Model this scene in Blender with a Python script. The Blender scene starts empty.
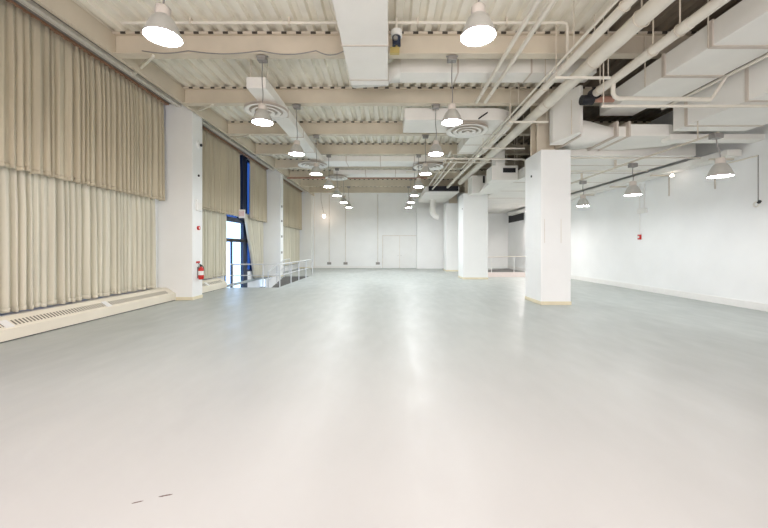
import bpy, bmesh, math, random
from mathutils import Vector, Matrix
random.seed(7)
PI = math.pi
SC = bpy.context.scene
COL = SC.collection
EYE = 1.62            # camera height
F, CX, CY = 350.0, 388.0, 248.0     # focal length and vanishing point in photo pixels


def gx(px, Y): return (px - CX) * Y / F
def gz(py, Y): return EYE + (CY - py) * Y / F


# ------------------------------------------------------------------ materials
def new_mat(name):
    m = bpy.data.materials.new(name)
    m.use_nodes = True
    nt = m.node_tree
    return m, nt, nt.nodes['Principled BSDF']


def paint(name, col, rough=0.6, var=0.06, scale=3.0, bump=0.0, spec=0.3, metal=0.0, stretch=(1, 1, 1), bscale=60):
    m, nt, b = new_mat(name)
    tc = nt.nodes.new('ShaderNodeTexCoord')
    mp = nt.nodes.new('ShaderNodeMapping')
    mp.inputs['Scale'].default_value = stretch
    n = nt.nodes.new('ShaderNodeTexNoise')
    n.inputs['Scale'].default_value = scale
    n.inputs['Detail'].default_value = 5
    r = nt.nodes.new('ShaderNodeValToRGB')
    r.color_ramp.elements[0].position = 0.3
    r.color_ramp.elements[1].position = 0.7
    r.color_ramp.elements[0].color = (*[max(0, c * (1 - var)) for c in col], 1)
    r.color_ramp.elements[1].color = (*[min(1, c * (1 + var)) for c in col], 1)
    L = nt.links.new
    L(tc.outputs['Object'], mp.inputs['Vector'])
    L(mp.outputs['Vector'], n.inputs['Vector'])
    L(n.outputs['Fac'], r.inputs['Fac'])
    L(r.outputs['Color'], b.inputs['Base Color'])
    b.inputs['Roughness'].default_value = rough
    b.inputs['Specular IOR Level'].default_value = spec
    b.inputs['Metallic'].default_value = metal
    if bump:
        n2 = nt.nodes.new('ShaderNodeTexNoise')
        n2.inputs['Scale'].default_value = bscale
        bp = nt.nodes.new('ShaderNodeBump')
        bp.inputs['Strength'].default_value = bump
        bp.inputs['Distance'].default_value = 0.01
        L(mp.outputs['Vector'], n2.inputs['Vector'])
        L(n2.outputs['Fac'], bp.inputs['Height'])
        L(bp.outputs['Normal'], b.inputs['Normal'])
    return m


def stripes(name, axis, pitch, duty, cola, colb, rough=0.6):
    """two-colour slots repeating along one object axis"""
    m, nt, b = new_mat(name)
    L = nt.links.new
    tc = nt.nodes.new('ShaderNodeTexCoord')
    sp = nt.nodes.new('ShaderNodeSeparateXYZ')
    d = nt.nodes.new('ShaderNodeMath'); d.operation = 'DIVIDE'; d.inputs[1].default_value = pitch
    fr = nt.nodes.new('ShaderNodeMath'); fr.operation = 'FRACT'
    lt = nt.nodes.new('ShaderNodeMath'); lt.operation = 'LESS_THAN'; lt.inputs[1].default_value = duty
    mx = nt.nodes.new('ShaderNodeMix'); mx.data_type = 'RGBA'
    mx.inputs['A'].default_value = (*cola, 1)
    mx.inputs['B'].default_value = (*colb, 1)
    L(tc.outputs['Object'], sp.inputs[0])
    L(sp.outputs[axis], d.inputs[0]); L(d.outputs[0], fr.inputs[0]); L(fr.outputs[0], lt.inputs[0])
    L(lt.outputs[0], mx.inputs['Factor']); L(mx.outputs['Result'], b.inputs['Base Color'])
    b.inputs['Roughness'].default_value = rough
    return m


def emitter(name, col, s):
    m = bpy.data.materials.new(name); m.use_nodes = True
    nt = m.node_tree; nt.nodes.clear()
    e = nt.nodes.new('ShaderNodeEmission'); o = nt.nodes.new('ShaderNodeOutputMaterial')
    e.inputs[0].default_value = (*col, 1); e.inputs[1].default_value = s
    nt.links.new(e.outputs[0], o.inputs[0])
    return m


def tinted_glass(name, tint):
    m = bpy.data.materials.new(name); m.use_nodes = True
    nt = m.node_tree; nt.nodes.clear()
    t = nt.nodes.new('ShaderNodeBsdfTransparent'); g = nt.nodes.new('ShaderNodeBsdfGlossy')
    x = nt.nodes.new('ShaderNodeMixShader'); o = nt.nodes.new('ShaderNodeOutputMaterial')
    t.inputs[0].default_value = (*tint, 1); g.inputs['Roughness'].default_value = 0.02
    x.inputs[0].default_value = 0.05
    nt.links.new(t.outputs[0], x.inputs[1]); nt.links.new(g.outputs[0], x.inputs[2])
    nt.links.new(x.outputs[0], o.inputs[0])
    return m


M = {}
M['wall'] = paint('white wall paint', (0.88, 0.895, 0.895), 0.55, 0.03, 0.8, 0.08)
M['block'] = paint('painted block wall', (0.88, 0.895, 0.895), 0.6, 0.03, 0.8, 0.12)
M['column'] = paint('white column paint', (0.87, 0.885, 0.88), 0.5, 0.02, 1.2, 0.05)
M['cream'] = paint('cream painted metal', (0.80, 0.755, 0.64), 0.45, 0.03, 2)
M['cream_trim'] = paint('cream base trim', (0.76, 0.70, 0.52), 0.5, 0.05, 4)
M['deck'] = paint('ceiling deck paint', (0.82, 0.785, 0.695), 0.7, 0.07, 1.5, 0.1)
M['beam'] = paint('beam paint', (0.65, 0.585, 0.48), 0.65, 0.07, 1.2, 0.1)
M['duct'] = paint('duct paint', (0.84, 0.825, 0.785), 0.6, 0.04, 1.0, 0.05)
M['seam'] = paint('duct seam', (0.60, 0.54, 0.48), 0.6, 0.05, 5)
M['pipe'] = paint('pipe paint', (0.76, 0.72, 0.64), 0.5, 0.06, 2.5, 0.05)
M['rod'] = paint('rod paint', (0.66, 0.60, 0.51), 0.5, 0.06, 6)
M['rust'] = paint('rusty red pipe', (0.36, 0.20, 0.15), 0.7, 0.2, 4)
M['dark'] = paint('dark rubber', (0.055, 0.055, 0.06), 0.7, 0.15, 8)
M['ramp'] = paint('dark ramp rubber', (0.13, 0.13, 0.125), 0.7, 0.12, 6)
M['black'] = paint('black metal', (0.02, 0.02, 0.024), 0.5, 0.1, 8)
M['navy'] = paint('dark frame metal', (0.02, 0.03, 0.06), 0.4, 0.1, 5)
M['grey'] = paint('grey metal', (0.30, 0.29, 0.28), 0.45, 0.08, 8, metal=0.4)
M['shade'] = paint('spun metal shade', (0.56, 0.555, 0.53), 0.35, 0.05, 6, metal=0.4)
M['cap'] = paint('lamp housing paint', (0.62, 0.57, 0.52), 0.45, 0.05, 6)
M['chan'] = paint('track channel', (0.74, 0.72, 0.67), 0.45, 0.08, 3, metal=0.2)
M['copper'] = paint('copper brown strip', (0.34, 0.20, 0.13), 0.5, 0.1, 6)
M['red'] = paint('red enamel', (0.55, 0.03, 0.025), 0.3, 0.05, 8)
M['rail'] = paint('pale railing metal', (0.66, 0.68, 0.70), 0.3, 0.04, 6, metal=0.3)
M['white'] = paint('white plastic', (0.84, 0.84, 0.82), 0.4, 0.02, 6)
M['door'] = paint('door paint', (0.85, 0.86, 0.85), 0.35, 0.02, 2)
M['pinkish'] = paint('pale pink kerb paint', (0.76, 0.67, 0.64), 0.55, 0.04, 3)
M['scuff'] = paint('scuff rubber', (0.13, 0.09, 0.075), 0.8, 0.4, 40)
M['yellow'] = paint('yellowed brass', (0.50, 0.40, 0.16), 0.4, 0.1, 6, metal=0.5)
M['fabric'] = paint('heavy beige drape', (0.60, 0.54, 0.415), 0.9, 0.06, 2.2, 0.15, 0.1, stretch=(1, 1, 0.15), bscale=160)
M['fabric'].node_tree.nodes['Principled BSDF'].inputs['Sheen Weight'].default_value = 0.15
M['fabric_lit'] = paint('lit beige drape', (0.69, 0.665, 0.56), 0.9, 0.06, 2.2, 0.15, 0.1, stretch=(1, 1, 0.15), bscale=160)  # same fabric as the upper tier, lightened for stronger light low down
M['floor'] = paint('grey painted concrete', (0.425, 0.455, 0.438), 0.36, 0.05, 0.7, 0.06, 0.4, stretch=(1.0, 0.55, 1), bscale=14)
M['grille'] = stripes('slotted grille', 'Y', 0.066, 0.5, (0.80, 0.755, 0.64), (0.16, 0.14, 0.11))
M['closure'] = stripes('deck closure', 'X', 0.315, 0.36, (0.66, 0.59, 0.50), (0.06, 0.05, 0.04))
M['lens'] = emitter('lit lamp lens', (0.96, 0.98, 1.0), 50.0)
M['lens_strong'] = emitter('brightly lit lamp lens', (0.95, 0.98, 1.0), 90.0)
M['lens_dim'] = emitter('softly lit lamp lens', (0.96, 0.98, 1.0), 38.0)
M['bulb'] = emitter('lit warm bulb', (1.0, 0.78, 0.62), 14.0)
M['sprbulb'] = emitter('small lit bulb', (1.0, 0.86, 0.74), 5.0)
M['glass'] = tinted_glass('blue tinted glass', (0.11, 0.185, 0.33))
M['doorglass'] = tinted_glass('door glass', (0.80, 0.90, 1.0))
M['signface'] = paint('sign face', (0.85, 0.80, 0.78), 0.4, 0.02, 6)
M['signred'] = paint('sign letters', (0.75, 0.08, 0.06), 0.4, 0.02, 6)


def add_floor_wear():
    """fine streaky roughness in the floor sealer"""
    nt = M['floor'].node_tree; b = nt.nodes['Principled BSDF']; L = nt.links.new
    tc = nt.nodes.new('ShaderNodeTexCoord'); mp = nt.nodes.new('ShaderNodeMapping'); mp.inputs['Scale'].default_value = (3.0, 1.0, 1)
    n = nt.nodes.new('ShaderNodeTexNoise'); n.inputs['Scale'].default_value = 1.3; n.inputs['Detail'].default_value = 6
    r = nt.nodes.new('ShaderNodeMapRange'); r.inputs[1].default_value = 0.3; r.inputs[2].default_value = 0.7
    r.inputs[3].default_value = 0.33; r.inputs[4].default_value = 0.5
    L(tc.outputs['Object'], mp.inputs[0]); L(mp.outputs[0], n.inputs['Vector']); L(n.outputs['Fac'], r.inputs[0]); L(r.outputs[0], b.inputs['Roughness'])


add_floor_wear()


# ------------------------------------------------------------------ mesh helper
class MB:
    def __init__(self): self.v = []; self.f = []; self.s = []

    def add(self, vs, fs, smooth=False):
        o = len(self.v); self.v += [Vector(p) for p in vs]
        for f in fs: self.f.append([i + o for i in f]); self.s.append(smooth)
        return self

    def box(self, x0, x1, y0, y1, z0, z1):
        vs = [(x, y, z) for z in (z0, z1) for y in (y0, y1) for x in (x0, x1)]
        return self.add(vs, [(0, 2, 3, 1), (4, 5, 7, 6), (0, 1, 5, 4), (2, 6, 7, 3), (0, 4, 6, 2), (1, 3, 7, 5)])

    def prism(self, poly, z0, z1):
        n = len(poly)
        vs = [(x, y, z0) for x, y in poly] + [(x, y, z1) for x, y in poly]
        fs = [list(range(n))[::-1], list(range(n, 2 * n))] + [(i, (i + 1) % n, n + (i + 1) % n, n + i) for i in range(n)]
        return self.add(vs, fs)

    def xprism(self, poly, y0, y1):
        """profile of (x, z) points pushed along Y"""
        n = len(poly)
        vs = [(x, y0, z) for x, z in poly] + [(x, y1, z) for x, z in poly]
        fs = [list(range(n)), list(range(n, 2 * n))[::-1]] + [(i, n + i, n + (i + 1) % n, (i + 1) % n) for i in range(n)]
        return self.add(vs, fs)

    def yprism(self, poly, x0, x1):
        """profile of (y, z) points pushed along X"""
        n = len(poly)
        vs = [(x0, y, z) for y, z in poly] + [(x1, y, z) for y, z in poly]
        fs = [list(range(n)), list(range(n, 2 * n))[::-1]] + [(i, n + i, n + (i + 1) % n, (i + 1) % n) for i in range(n)]
        return self.add(vs, fs)

    def zprism(self, poly, y0, y1):
        return self.xprism(poly, y0, y1)

    def bar(self, a, b, w, h):
        a, b = Vector(a), Vector(b); d = (b - a).normalized()
        up = Vector((0, 0, 1)) if abs(d.z) < 0.95 else Vector((0, 1, 0))
        s = d.cross(up).normalized() * w / 2; u = s.cross(d).normalized() * h / 2
        vs = [p + i * s + j * u for p in (a, b) for i, j in ((-1, -1), (1, -1), (1, 1), (-1, 1))]
        return self.add(vs, [(0, 1, 2, 3), (7, 6, 5, 4)] + [(i, i + 4, (i + 1) % 4 + 4, (i + 1) % 4) for i in range(4)])

    def tube(self, pts, r, seg=14, radii=None):
        pts = [Vector(p) for p in pts]; n = len(pts)
        rings = []
        nrm = None
        for i, p in enumerate(pts):
            d = (pts[min(i + 1, n - 1)] - pts[max(i - 1, 0)]).normalized()
            if nrm is None:
                nrm = d.cross(Vector((0, 0, 1)) if abs(d.z) < 0.9 else Vector((1, 0, 0))).normalized()
            else:
                nrm = (nrm - d * nrm.dot(d)).normalized()
            bn = d.cross(nrm)
            rr = radii[i] if radii else r
            rings.append([p + rr * (math.cos(2 * PI * k / seg) * nrm + math.sin(2 * PI * k / seg) * bn) for k in range(seg)])
        vs = [q for R in rings for q in R]
        fs = [(i * seg + k, i * seg + (k + 1) % seg, (i + 1) * seg + (k + 1) % seg, (i + 1) * seg + k) for i in range(n - 1) for k in range(seg)]
        self.add(vs, fs, True)
        self.add(rings[0], [list(range(seg))[::-1]]); self.add(rings[-1], [list(range(seg))])
        return self

    def lathe(self, prof, c, seg=32):
        """closed-or-open profile of (radius, z) turned about a vertical axis"""
        n = len(prof)
        vs = [(c[0] + r * math.cos(2 * PI * k / seg), c[1] + r * math.sin(2 * PI * k / seg), c[2] + z) for r, z in prof for k in range(seg)]
        fs = [(i * seg + k, i * seg + (k + 1) % seg, (i + 1) * seg + (k + 1) % seg, (i + 1) * seg + k) for i in range(n - 1) for k in range(seg)]
        return self.add(vs, fs, True)

    def disc(self, c, r, seg=32, up=-1):
        vs = [(c[0] + r * math.cos(2 * PI * k / seg), c[1] + r * math.sin(2 * PI * k / seg), c[2]) for k in range(seg)]
        return self.add(vs, [list(range(seg))[::up]])

    def ring(self, c, R, r, axis='Y', seg=18, ss=8):
        pts = []
        vs = []; fs = []
        for i in range(seg):
            a = 2 * PI * i / seg
            for j in range(ss):
                t = 2 * PI * j / ss
                rad = R + r * math.cos(t); h = r * math.sin(t)
                p = (rad * math.cos(a), rad * math.sin(a), h)
                if axis == 'Y': p = (p[0], p[2], p[1])
                if axis == 'X': p = (p[2], p[0], p[1])
                vs.append((c[0] + p[0], c[1] + p[1], c[2] + p[2]))
        for i in range(seg):
            for j in range(ss):
                fs.append((i * ss + j, ((i + 1) % seg) * ss + j, ((i + 1) % seg) * ss + (j + 1) % ss, i * ss + (j + 1) % ss))
        return self.add(vs, fs, True)

    def mesh(self, name, mat, origin, recalc=True):
        me = bpy.data.meshes.new(name)
        me.from_pydata([p - origin for p in self.v], [], self.f)
        me.polygons.foreach_set('use_smooth', self.s)
        me.update()
        if recalc:
            bm = bmesh.new(); bm.from_mesh(me)
            bmesh.ops.recalc_face_normals(bm, faces=bm.faces)
            bm.to_mesh(me); bm.free()
        me.materials.append(M[mat])
        return me


def root_of(o):
    while o.parent: o = o.parent
    return o


def bevel(o, w=0.01, seg=2):
    b = o.modifiers.new('Bevel', 'BEVEL'); b.width = w; b.segments = seg; b.limit_method = 'ANGLE'
    return o


def thing(name, label, cat, loc=(0, 0, 0), group=None):
    o = bpy.data.objects.new(name, None); COL.objects.link(o)
    o.empty_display_size = 0.1
    o.location = loc; o['label'] = label; o['category'] = cat
    if group: o['group'] = group
    return o


def part(name, mb, mat, parent, label=None, bev=0, recalc=True):
    org = Vector(root_of(parent).location)
    o = bpy.data.objects.new(name, mb.mesh(name, mat, org, recalc)); COL.objects.link(o)
    o.parent = parent
    if label: o['label'] = label
    if bev: bevel(o, bev)
    return o


def solo(name, mb, mat, label, cat, group=None, bev=0, kind=None):
    lo = [min(p[i] for p in mb.v) for i in range(3)]; hi = [max(p[i] for p in mb.v) for i in range(3)]
    org = Vector(((lo[0] + hi[0]) / 2, (lo[1] + hi[1]) / 2, lo[2]))
    o = bpy.data.objects.new(name, mb.mesh(name, mat, org)); COL.objects.link(o)
    o.location = org
    o['label'] = label; o['category'] = cat
    if group: o['group'] = group
    if kind: o['kind'] = kind
    if bev: bevel(o, bev)
    return o


def struct(name, mb, mat, parent=None, bev=0):
    o = bpy.data.objects.new(name, mb.mesh(name, mat, Vector((0, 0, 0)))); COL.objects.link(o)
    if parent: o.parent = parent
    else: o['kind'] = 'structure'
    if bev: bevel(o, bev)
    return o


def strong_lens(t):
    for c in t.children:
        if c.name.startswith('lens'):
            c.data = STRONG


def copy_thing(src, offset, label, group=None):
    r = src.copy(); COL.objects.link(r)
    r.location = Vector(src.location) + Vector(offset); r['label'] = label
    if group: r['group'] = group
    for ch in list(src.children):
        c = ch.copy(); COL.objects.link(c); c.parent = r
        for g in ch.children:
            d = g.copy(); COL.objects.link(d); d.parent = c
    return r


# ------------------------------------------------------------------ main measures
XL, XR = -7.15, 9.66            # outer left wall plane, right wall
YB, YF = -4.0, 28.2             # wall behind the camera, far wall
DECK = EYE + 4.66               # underside of the deck ribs
BB = EYE + 4.20                 # underside of the beams
BEAMS = [4.94, 7.66, 10.25, 13.0, 15.72, 18.4, 21.1, 23.8, 26.5]
XC = -6.85                      # drapes
XE = -6.06                      # room face of the left columns
PIT = (-7.1, -4.5, 14.35, 20.3)  # sunken entry by the left door

# ------------------------------------------------------------------ setting
fl = MB()
fl.box(XL, XR, YB, PIT[2], -0.12, 0).box(XL, XR, PIT[3], YF + 0.2, -0.12, 0).box(PIT[1], XR, PIT[2], PIT[3], -0.12, 0)
fl.box(XL, PIT[0], PIT[2], 19.68, -0.12, 0).box(XL, -6.03, 19.68, PIT[3], -0.12, 0)
struct('floor', fl, 'floor')

# ribbed metal deck
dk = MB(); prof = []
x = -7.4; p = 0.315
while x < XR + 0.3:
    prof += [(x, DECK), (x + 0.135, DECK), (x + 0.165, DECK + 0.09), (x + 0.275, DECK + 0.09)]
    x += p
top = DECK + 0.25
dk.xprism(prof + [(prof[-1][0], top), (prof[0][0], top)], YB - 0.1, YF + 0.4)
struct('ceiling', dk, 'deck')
def shaded_deck_zone():
    """right bay: deck colour darkened beyond the pipe run for the shade of the ducts"""
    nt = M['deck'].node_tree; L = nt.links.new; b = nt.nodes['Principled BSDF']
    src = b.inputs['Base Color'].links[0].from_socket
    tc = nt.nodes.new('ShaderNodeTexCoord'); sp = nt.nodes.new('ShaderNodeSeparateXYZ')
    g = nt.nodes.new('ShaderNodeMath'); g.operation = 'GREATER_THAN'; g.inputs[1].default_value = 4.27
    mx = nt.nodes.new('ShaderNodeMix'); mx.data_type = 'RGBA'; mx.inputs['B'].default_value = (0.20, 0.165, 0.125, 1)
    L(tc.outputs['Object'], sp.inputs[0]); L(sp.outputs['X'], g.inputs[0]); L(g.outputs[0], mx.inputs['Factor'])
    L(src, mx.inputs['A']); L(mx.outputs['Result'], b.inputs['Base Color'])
shaded_deck_zone()

struct('wall_right', MB().box(XR, XR + 0.2, YB, YF + 0.3, -0.1, DECK + 0.2), 'block')
struct('wall_back', MB().box(XL, XR + 0.2, YB - 0.2, YB, -0.1, DECK + 0.2), 'wall')
XP = gx(417, YF - 0.7)
struct('wall_far', MB().box(XL - 0.2, XR + 0.2, YF, YF + 0.2, -0.1, DECK + 0.2), 'wall')
struct('wall_far_partition', MB().box(XP, 4.3, YF - 0.7, YF, 0, EYE + 3.16), 'wall')
struct('baseboard_right', MB().box(XR - 0.03, XR, YB, YF, 0, 0.20), 'white', bev=0.008)
struct('baseboard_far', MB().box(XE, gx(381, YF), YF - 0.03, YF, 0, 0.15), 'white')

# left outside wall: sill, header, piers and window bands
wl = MB()
SILL, HEAD = 0.42, EYE + 4.5
DOORY = (15.3, 17.75)
for y0, y1 in ((YB, DOORY[0]), (DOORY[1], YF)):
    wl.box(XL - 0.2, XL, y0, y1, -0.1, SILL)
wl.box(XL - 0.2, XL, YB, YF, HEAD, DECK + 0.2)
for y0, y1 in ((YB, 3.0), (10.3, 11.9), (19.5, 20.7), (27.6, YF)):
    wl.box(XL - 0.2, XL, y0, y1, SILL, HEAD)
wl.box(XL - 0.2, XL, DOORY[0], DOORY[1], -0.85, -0.55).box(XL - 0.2, XL, PIT[2] - 0.1, DOORY[0], -0.85, -0.1).box(XL - 0.2, XL, DOORY[1], PIT[3] + 0.1, -0.85, -0.1)
for y in (10.3, 11.85, 19.5, 20.65, 27.6):
    wl.box(XL, -7.07, y, y + 0.05, SILL, HEAD)
struct('wall_left', wl, 'wall')


def window(n, y0, y1, zlo, zhi, mull, barz):
    fr = MB()
    fr.box(XL - 0.14, XL - 0.02, y0, y1, zlo, zlo + 0.08).box(XL - 0.14, XL - 0.02, y0, y1, zhi - 0.08, zhi)
    for m_ in [y0 + 0.04, y1 - 0.04] + mull: fr.box(XL - 0.14, XL - 0.02, m_ - 0.04, m_ + 0.04, zlo + 0.08, zhi - 0.08)
    for bz in barz: fr.box(XL - 0.135, XL - 0.025, y0, y1, bz - 0.03, bz + 0.03)
    o = struct('window_%d' % n, fr, 'navy')
    struct('pane', MB().box(XL - 0.09, XL - 0.08, y0, y1, zlo, zhi), 'glass', o)
    return o


window(1, 3.0, 10.3, SILL, HEAD, [4.5, 6.1, 7.6, 9.2], [3.0])
window(2, 11.9, DOORY[0], SILL, HEAD, [13.2], [3.0])
w3 = window(3, DOORY[0], DOORY[1], 2.96, HEAD, [], [4.6])
struct('mullion', MB().box(XL - 0.16, XL + 0.12, 16.95, 17.45, 2.98, HEAD), 'navy', w3)
window(4, DOORY[1], 19.5, SILL, HEAD, [18.5], [3.0])
window(5, 20.7, 27.6, SILL, HEAD, [22.5, 24.2, 25.9], [3.0])

# glazed entry door, below floor level at the bottom of the ramp
dr = MB(); DZ = -0.55; a, b = DOORY
dr.box(XL - 0.12, XL + 0.02, a, a + 0.09, DZ, 2.96).box(XL - 0.12, XL + 0.02, b - 0.5, b, DZ, 2.96)
dr.box(XL - 0.12, XL + 0.03, a, b, 2.82, 2.98)
d1 = struct('door_1', dr, 'navy')
struct('transom_bar', MB().box(XL - 0.12, XL + 0.05, a, b, 1.90, 2.06), 'black', d1)
struct('stile', MB().box(XL - 0.09, XL - 0.01, a + 0.75, a + 0.83, DZ, 1.90), 'navy', d1)
struct('pane', MB().box(XL - 0.07, XL - 0.06, a + 0.09, b - 0.5, DZ, 2.82), 'doorglass', d1)

# far double doors
for n, (p0, p1) in ((2, (383.3, 399.2)), (3, (399.9, 416.4))):
    x0, x1 = gx(p0, YF), gx(p1, YF)
    o = struct('door_%d' % n, MB().box(x0, x1, YF - 0.05, YF, 0.01, gz(236, YF)), 'door', bev=0.008)
    hx = x1 - 0.09 if n == 2 else x0 + 0.09
    struct('handle', MB().tube([(hx, YF - 0.09, 1.02), (hx, YF - 0.05, 1.02)], 0.022, 10), 'grey', o)
tr = MB(); x0, x1, zt = gx(382.6, YF), gx(417, YF - 0.01), gz(235.4, YF)
tr.box(x0 - 0.03, x0 + 0.03, YF - 0.06, YF, 0, zt).box(x0, min(x1, XP) - 0.005, YF - 0.06, YF, zt - 0.05, zt + 0.02)
struct('trim_1', tr, 'chan')
struct('trim_2', MB().box(gx(399.2, YF) + 0.005, gx(399.9, YF) - 0.005, YF - 0.03, YF, 0.0, zt - 0.05), 'chan')

# ------------------------------------------------------------------ columns
def column(x0, x1, y0, y1, ztop, label, core=None, group=None, trim='cream_trim'):
    t = thing('column', label, 'column', ((x0 + x1) / 2, (y0 + y1) / 2, 0), group)
    part('shaft', MB().box(x0, x1, y0, y1, 0.0, ztop), 'column', t, bev=0.012)
    part('base_trim', MB().box(x0 - 0.012, x1 + 0.012, y0 - 0.012, y1 + 0.012, 0.001, 0.10), trim, t, 'cream strip around the column foot', 0.005)
    if core:
        part('steel_core', core, 'beam', t, 'brown steel post above the white casing')
    return t


def hcore(cx, cy, w, d, z0, z1):
    m = MB()
    m.box(cx - w / 2, cx + w / 2, cy - d / 2, cy - d / 2 + 0.04, z0, z1).box(cx - w / 2, cx + w / 2, cy + d / 2 - 0.04, cy + d / 2, z0, z1)
    m.box(cx - 0.03, cx + 0.03, cy - d / 2 + 0.04, cy + d / 2 - 0.04, z0, z1)
    return m


CT = EYE + 2.80
c1 = column(4.35, 5.20, 9.95, 11.1, CT, 'white square column nearest the camera right of centre', hcore(4.62, 10.5, 0.5, 0.5, CT, DECK))
sl = MB()
for px in (544.5, 561):
    xx = gx(px, 9.95); part('groove', MB().box(xx - 0.009, xx + 0.009, 9.944, 9.952, gz(243, 9.95), gz(219, 9.95)), 'chan', c1)
part('port', MB().tube([(4.36, 10.6, EYE + 2.17), (4.33, 10.6, EYE + 2.17)], 0.035, 12), 'black', c1)
c2 = column(3.89, 5.17, 18.1, 19.36, EYE + 2.83, 'white square column second from the camera, standing left of the nearest one', hcore(4.4, 18.7, 0.5, 0.5, EYE + 2.83, DECK))
part('port', MB().tube([(3.90, 18.3, EYE + 2.05), (3.87, 18.3, EYE + 2.05)], 0.04, 10), 'grey', c2)
c3 = column(4.02, 5.2, 24.2, 25.4, EYE + 3.1, 'white square column farthest back, half hidden behind the second one', hcore(4.6, 24.8, 0.5, 0.5, EYE + 3.1, DECK))
column(XL, XE, 10.85, 11.43, EYE + 4.46, 'white wall column beside the nearest drapes with fire extinguisher')
cl2 = column(XL, XE, 19.75, 20.25, EYE + 4.46, 'white wall column behind the sunken entry railing')
for py in (206.5, 221, 236.5, 252.5):
    part('outlet', MB().box(XE, XE + 0.035, 19.85, 20.0, gz(py, 19.9) - 0.06, gz(py, 19.9) + 0.06), 'grey', cl2, 'small grey outlet box')
column(XL, XE, 27.75, YF, EYE + 4.46, 'white wall column in the far left corner')

# ------------------------------------------------------------------ beams
place = ['nearest, above the top edge of the view', 'first, running above the nearest hanging lamps', 'second from the camera', 'third from the camera', 'fourth from the camera',
         'fifth from the camera', 'sixth from the camera', 'seventh from the camera', 'last before the far wall']
for i, y in enumerate(BEAMS):
    if i == 0: continue
    t = thing('ceiling_beam', 'beige steel ceiling beam across the room, ' + place[i], 'beam', (1.8, y, BB), 'steel beams across the ceiling')
    part('web', MB().box(-5.935, XR, y - 0.02, y + 0.02, BB + 0.03, DECK - 0.03), 'beam', t)
    part('lower_flange', MB().box(-5.935, XR, y - 0.11, y + 0.11, BB, BB + 0.03), 'beam', t)
    part('upper_flange', MB().box(-5.935, XR, y - 0.11, y + 0.11, DECK - 0.03, DECK - 0.001), 'beam', t)
    part('closure_strip', MB().box(-5.93, XR, y - 0.135, y - 0.111, DECK - 0.045, DECK - 0.001), 'closure', t, 'pale strip with a row of dark slots')
gt = MB().box(-6.02, -5.94, 2.5, YF, BB, DECK - 0.001)
solo('edge_girder', gt, 'beam', 'beige girder along the ceiling edge above the drapes', 'beam')

# ------------------------------------------------------------------ drapes
def drape(x, y0, y1, z0, z1, amp, per, seed, y0low=None, y1low=None, flare=1.0):
    rnd = random.Random(seed)
    n = max(8, int((y1 - y0) / 0.0165)); rows = 16
    # irregular pleats
    ph = [0.0]; amps = []
    cur = 0
    freq = [rnd.uniform(0.65, 1.6) for _ in range(int((y1 - y0) / per) + 6)]
    am = [rnd.uniform(0.35, 1.3) for _ in range(len(freq) + 2)]
    for i in range(n):
        k = int(cur); cur += (y1 - y0) / n / per * freq[min(k, len(freq) - 1)]; ph.append(cur)
    m = MB(); vs = []
    sway = [rnd.uniform(-1, 1) for _ in range(len(am) + 2)]
    for r in range(rows + 1):
        t = r / rows                     # 0 = top
        for i in range(n + 1):
            a = ph[i]; k = min(int(a), len(am) - 1); fr = a - int(a)
            A = am[k] * (1 - fr) + am[min(k + 1, len(am) - 1)] * fr
            s = math.sin(2 * PI * a); s = (1 - 2 * abs(math.sin(PI * a)) ** 1.6) * -1
            w = 0.55 + 0.45 * min(1, t * 3)
            if t < 0.03: w = 0.35
            off = amp * A * s * w * (1 + 0.25 * (flare - 1) * t) + 0.014 * math.sin(2 * PI * (a * 2.6 + 0.3 * t)) * w
            u = i / n
            ya = y0 + ((y0low - y0) * t if y0low is not None else 0)
            yb = y1 + ((y1low - y1) * t if y1low is not None else 0)
            yy = ya + (yb - ya) * u + 0.03 * sway[k] * t * math.sin(PI * u) + 0.018 * math.cos(2 * PI * a) * w
            zz = z1 + (z0 - z1) * t
            if r == rows: zz += 0.012 * math.sin(2 * PI * a * 0.5 + seed)
            vs.append((x + off, yy, zz))
    W = n + 1
    m.add(vs, [(r * W + i, r * W + i + 1, (r + 1) * W + i + 1, (r + 1) * W + i) for r in range(rows) for i in range(n)], True)
    return m


HT, HM, HB = EYE + 4.43, EYE + 1.44, 0.435


def put_drape(kind, label, group, *a, hem=True, **k):
    m = drape(*a, **k)
    fab = 'fabric' if kind == 'upper_drape' else 'fabric_lit'
    o = solo(kind, m, fab, label, 'drape', group)
    s = o.modifiers.new('Thickness', 'SOLIDIFY'); s.thickness = 0.006; s.offset = 0
    # stitched hem: a child band following the lower edge
    rows = 16; W = len(m.v) // (rows + 1)
    low = m.v[rows * W:]; h = MB(); z = min(p.z for p in low)
    vs = [(p.x + 0.006, p.y, p.z + 0.085) for p in low] + [(p.x + 0.006, p.y, p.z - 0.002) for p in low]
    h.add(vs, [(i, i + 1, W + i + 1, W + i) for i in range(W - 1)], True)
    c = part('hem', h, fab, o, recalc=False)
    s = c.modifiers.new('Thickness', 'SOLIDIFY'); s.thickness = 0.005; s.offset = 0
    return o


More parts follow.
